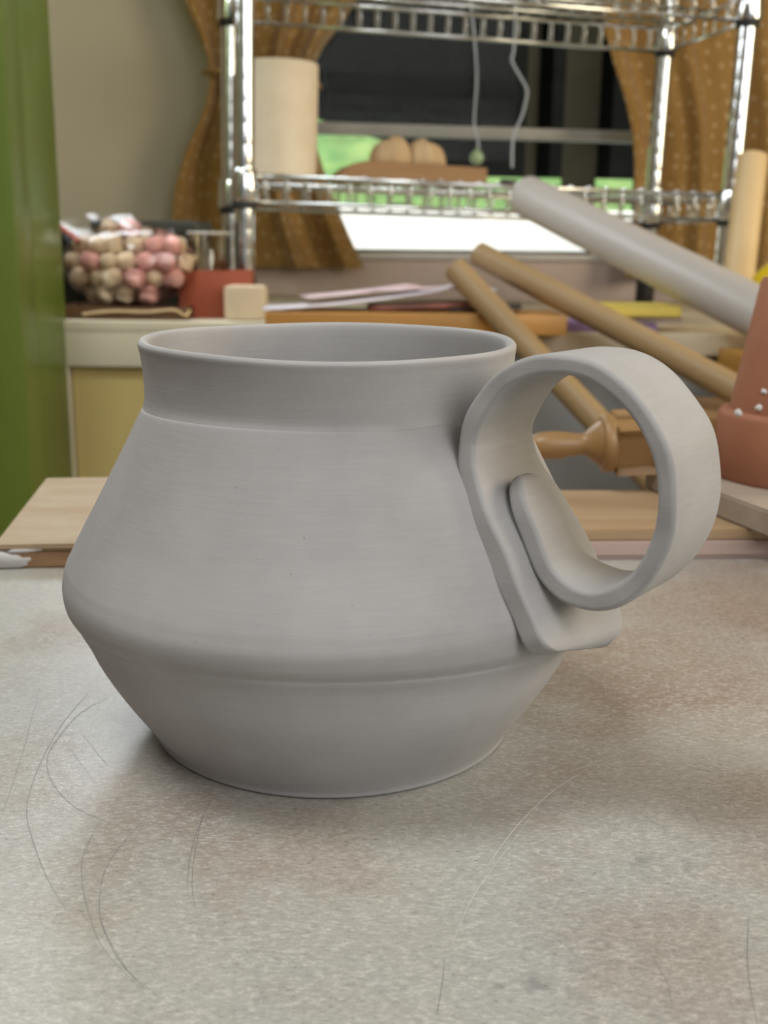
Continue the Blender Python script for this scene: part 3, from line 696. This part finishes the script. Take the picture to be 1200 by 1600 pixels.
# plank with papers
plk = tag(box('pine_plank', (.030, 1.165, CT), (.305, .105, .0200), ORANGEW, bev=.0015, rz=R_(.5)), 'orange pine plank on the desk under the loose papers', 'plank')
PT = CT + .0200
def sheet(name, cx, cy, sx, sy, z0, rz, m, label, curl=0., tilt=0., th=.0012):
    n = 12; v, f = [], []
    for s in (0, 1):
        for i in range(n + 1):
            for j in (0, 1):
                x = (i / n - .5) * sx; y = (j - .5) * sy
                z = curl * (i / n) ** 2 + tilt * (i / n) + s * th
                v.append((x, y, z))
    K = 2 * (n + 1)
    for i in range(n):
        a = 2 * i; f.append((a, a + 1, a + 3, a + 2)); f.append((K + a, K + a + 2, K + a + 3, K + a + 1))
        f.append((a, a + 2, K + a + 2, K + a)); f.append((a + 1, K + a + 1, K + a + 3, a + 3))
    f.append((0, K, K + 1, 1)); f.append((2 * n, 2 * n + 1, K + 2 * n + 1, K + 2 * n))
    return tag(link(name, mesh(name, v, f), m, None, (cx, cy, z0), (0, 0, rz)), label, 'paper', 'loose papers on the plank')
sheet('magazine', .050, 1.180, .14, .07, PT, .05, PAPERD, 'dark red printed leaflet under the other papers on the plank', 0, .006, .006)
sheet('paper_sheet', .105, 1.175, .075, .07, PT + .0006, -.1, PAPERK, 'black printed card at the right of the papers on the plank', 0, .004, .003)
sheet('paper_sheet', -.035, 1.172, .19, .075, PT + .001, .12, PAPERW, 'lilac white sheet rising to the right on the plank', .012, .010)
sheet('paper_sheet', -.030, 1.195, .12, .06, PT + .012, .22, PAPERP, 'pink and white printed sheet lying on the lilac white sheet', .003, .010)
sheet('paper_sheet', .035, 1.190, .10, .06, PT + .020, -.05, PAPERP, 'pink printed page on top of the dark red leaflet', .0, .004)
sheet('paper_sheet', .088, 1.175, .055, .06, PT + .022, -.25, PAPERW, 'bright white folded paper beside the upper end of the steep dowel', -.009, .006, .004)

# books at the right of the desk
def book(name, cx, cy, sx, sy, sz, z0, rz, cover, label):
    e = empty(name, (cx, cy, z0), label, 'book', 'books on the desk edge', rz=rz)
    box('cover', (0, 0, 0), (sx, sy, .0018), cover, e, bev=.0004); box('cover', (0, 0, sz - .0018), (sx, sy, .0018), cover, e, bev=.0004)
    box('pages', (-.001, .001, .0018), (sx - .004, sy - .004, sz - .0036), PAPERW if cover is not YELLOWB else YELLOWB, e, bev=.0003)
    box('spine', (0, -sy / 2 + .0008, .0), (sx, .0016, sz), cover, e, bev=.0004)
    return e
book('notebook', .235, 1.212, .105, .085, .009, CT, .02, PURPLEB, 'purple notebook on the desk next to the orange plank')
book('notebook', .275, 1.225, .088, .085, .007, CT + .009, -.04, simple('pale_cover', (.66, .56, .52), None, 6, rough=.6, bmp=0), 'pale pinkish notebook between the yellow and purple notebooks')
book('notebook', .272, 1.212, .080, .080, .012, CT + .016, .03, YELLOWB, 'yellow notebook on top of the small pile, behind the long dowel')

# yellow bottle at the right edge
bp_ = aty(1215, 452, 1.33); bp_.z = CT
ybt = empty('yellow_bottle', (bp_.x + .006, bp_.y, CT), 'yellow filled clear bottle at the right edge, above the white tube', 'bottle')
link('bottle_body', lathe_me('bottle_body', [(0, 0), (.036, 0), (.038, .003), (.038, .045), (.034, .058), (.024, .068), (.013, .075), (.0, .076)], 40), simple('yellow_liquid', (.72, .52, .01), (.62, .44, .01), 9, rough=.25, bmp=0), ybt)
link('bottle_neck', lathe_me('bottle_neck', [(.0125, .0745), (.0125, .092), (.0105, .095), (.0, .096)], 32), JARM, ybt)
link('bottle_cap', lathe_me('bottle_cap', [(.0145, .0955), (.0145, .108), (.013, .110), (0, .110)], 24), simple('clear_grey_cap', (.6, .6, .55), None, 8, rough=.2, bmp=0), ybt)

# beige block, red box, bowl, bag of bits, dark box, jar ----------------
bb = aty(381, 504, 1.275)
tag(box('beige_block', (bb.x, 1.30, CT), (.047, .045, .040), BEIGEBLK, bev=.006), 'beige rounded block on the cabinet in front of the rack foot', 'block')
rb = empty('red_card_box', (-.205, 1.345, CT), 'red-orange open card box beside the beige block', 'box', rz=.06)
for (sx, sy, lx, ly) in ((.085, .0025, 0, -.03), (.085, .0025, 0, .03), (.0025, .0575, -.0413, 0), (.0025, .0575, .0413, 0)): box('box_side', (lx, ly, .002), (sx, sy, .054), REDP, rb, bev=.0004)
box('box_bottom', (0, 0, 0), (.085, .0625, .002), REDP, rb, bev=.0003)
bw = empty('wooden_tray', (-.305, 1.315, CT), 'dark brown wooden tray under the bag of clay bits', 'tray')
box('tray_bottom', (0, 0, 0), (.150, .085, .003), RUSTBOWL, bw, bev=.001)
for (sx, sy, lx, ly) in ((.150, .004, 0, -.0405), (.150, .004, 0, .0405), (.004, .077, -.073, 0), (.004, .077, .073, 0)): box('tray_side', (lx, ly, .003), (sx, sy, .012), RUSTBOWL, bw, bev=.001)
link('tray_cord', sweep_me('tray_cord', catmull([(-.045, -.0445, .006), (-.01, -.046, .010), (.03, -.046, .0095), (.06, -.046, .012), (.074, -.045, .006), (.078, -.04, .012)], 6), .0016, 6), TANDOWEL, bw)
dbx = empty('storage_box', (-.303, 1.46, CT), 'dark olive lidded storage box behind the bag of clay bits', 'box')
box('box_body', (0, 0, 0), (.125, .13, .098), DARKBOX, dbx, bev=.003); box('box_lid', (0, 0, .098), (.131, .136, .016), DARKBOX, dbx, bev=.003)
dbb = empty('black_case', (-.394, 1.410, CT), 'black upright case between the green door frame and the bag', 'case')
box('case_body', (0, 0, 0), (.030, .10, .086), BLACKP, dbb, bev=.004); box('case_lid', (0, 0, .086), (.032, .102, .012), BLACKP, dbb, bev=.003)
# bag
BC = Vector((-.303, 1.315, CT + .016)); BAX, BAY, BAZ = .073, .040, .045
random.seed(11)
def bit_mes():
    out = []
    for k in range(4):
        bm = bmesh.new()
        if k < 3:
            bmesh.ops.create_cube(bm, size=1)
            s = Vector((.0215, .0190, .0190)) if k == 0 else (Vector((.0195, .0195, .0180)) if k == 1 else Vector((.0225, .0175, .0180)))
            for vv in bm.verts: vv.co = Vector((vv.co.x * s.x, vv.co.y * s.y, vv.co.z * s.z))
            bmesh.ops.bevel(bm, geom=list(bm.edges), offset=.003, segments=2, affect='EDGES')
            out.append(from_bm('bit', bm))
        else:
            bm.free(); out.append(lathe_me('bit', [(.0036, -.0095), (.0088, -.0095), (.0097, -.008), (.0097, .008), (.0088, .0095), (.0036, .0095)], 16, True))
    return out
bits = bit_mes(); bitm = [[m.copy(), m.copy()] for m in bits]
for pair in bitm: pair[0].materials.append(CREAMBIT); pair[1].materials.append(PINKBIT)
for pair in bitm:
    for m in pair:
        for p in m.polygons: p.use_smooth = True
step = .0220
nb = 0
for kz in range(5):
    for ky in range(-2, 3):
        for kx in range(-5, 6):
            off = (kz % 2) * .5
            x = (kx + off * .9) * step; y = (ky + off * .7) * step * .9; z = .0125 + kz * step * .84; x += random.uniform(-.003, .003)
            e = (x / (BAX - .004)) ** 2 + (y / (BAY - .002)) ** 2 + ((z - BAZ) / (BAZ - .001)) ** 2
            if e > 1: continue
            pink = (x > .012 and random.random() < .72) or random.random() < .15
            kd = random.choice([0, 1, 2, 2, 0, 3])
            o = link('clay_bit', bitm[kd][1 if pink else 0], None, None, BC + Vector((x, y, z)), (random.uniform(-.4, .4), random.uniform(-.4, .4), random.uniform(-.8, .8)), smooth=None)
            tag(o, 'pink clay bit inside the clear bag' if pink else 'cream clay bit inside the clear bag', 'clay bit', 'pink clay bits in the bag' if pink else 'cream clay bits in the bag'); nb += 1
bag = empty('plastic_bag', BC, 'clear plastic bag of pink and cream clay bits with a red zip edge', 'bag')
v, f = [], []; nu, nv = 64, 28
for j in range(nv + 1):
    t = -math.pi / 2 + math.pi * j / nv
    for i in range(nu):
        u = 2 * math.pi * i / nu
        wr = 1 + .018 * math.sin(9 * u + 3 * t) + .014 * math.sin(15 * u - 5 * t)
        x = (BAX + .006) * math.cos(t) ** .8 * math.cos(u) * wr if j not in (0, nv) else 0
        y = (BAY + .004) * math.cos(t) ** .8 * math.sin(u) * wr if j not in (0, nv) else 0
        z = BAZ + (BAZ + .0005) * math.sin(t)
        v.append((x, y, max(z, .0006)))
for j in range(nv):
    for i in range(nu): f.append((j * nu + i, j * nu + (i + 1) % nu, (j + 1) * nu + (i + 1) % nu, (j + 1) * nu + i))
link('bag_film', mesh('bag_film', v, f), BAGM, bag)
# flattened flap with red zip to the upper left, crumpled corner to the right
v, f = [], []; n1, n2 = 24, 8
for i in range(n1 + 1):
    for j in range(n2 + 1):
        a, b = i / n1, j / n2
        p = Vector((-.066 + .012 * b - a * .0 + .118 * a, -.018 + .02 * b + .006 * math.sin(9 * a), .066 + .020 * math.sin(a * 2.6) + b * (.026 * (1 - a) + .004) + .002 * math.sin(17 * a + 4 * b)))
        p.x -= .028 * b * (1 - a); v.append(p)
for i in range(n1):
    for j in range(n2):
        q = i * (n2 + 1) + j; f.append((q, q + n2 + 1, q + n2 + 2, q + 1))
fl = link('bag_flap', mesh('bag_flap', v, f), BAGM, bag)
zp = [(-.094, .0, .101), (-.086, -.002, .094), (-.074, -.006, .084), (-.062, -.012, .077), (-.054, -.018, .070)]
link('zip_strip', sweep_me('zip_strip', catmull(zp, 5), [.0030] * 21, 8), simple('red_zip', (.42, .07, .04), None, 30, rough=.4, bmp=0), bag)
# clear jar in front of the curtain foot
jp = aty(316, 430, 1.36)
jar = empty('plastic_cup', (-.215, 1.345, CT + .0025), 'clear plastic cup standing in the red card box', 'cup')
link('cup_wall', lathe_me('cup_wall', [(.0, .0), (.021, 0), (.0215, .002), (.0245, .094), (.0255, .096), (.0243, .0965), (.0232, .094), (.0203, .003), (0, .002)], 40), JARM, jar)
link('cup_rim', lathe_me('cup_rim', [(.0243, .0945), (.0258, .0945), (.0262, .0965), (.0255, .098), (.0243, .0975)], 40, True), simple('clear_rim', (.45, .42, .36), None, 8, rough=.15, bmp=0), jar)
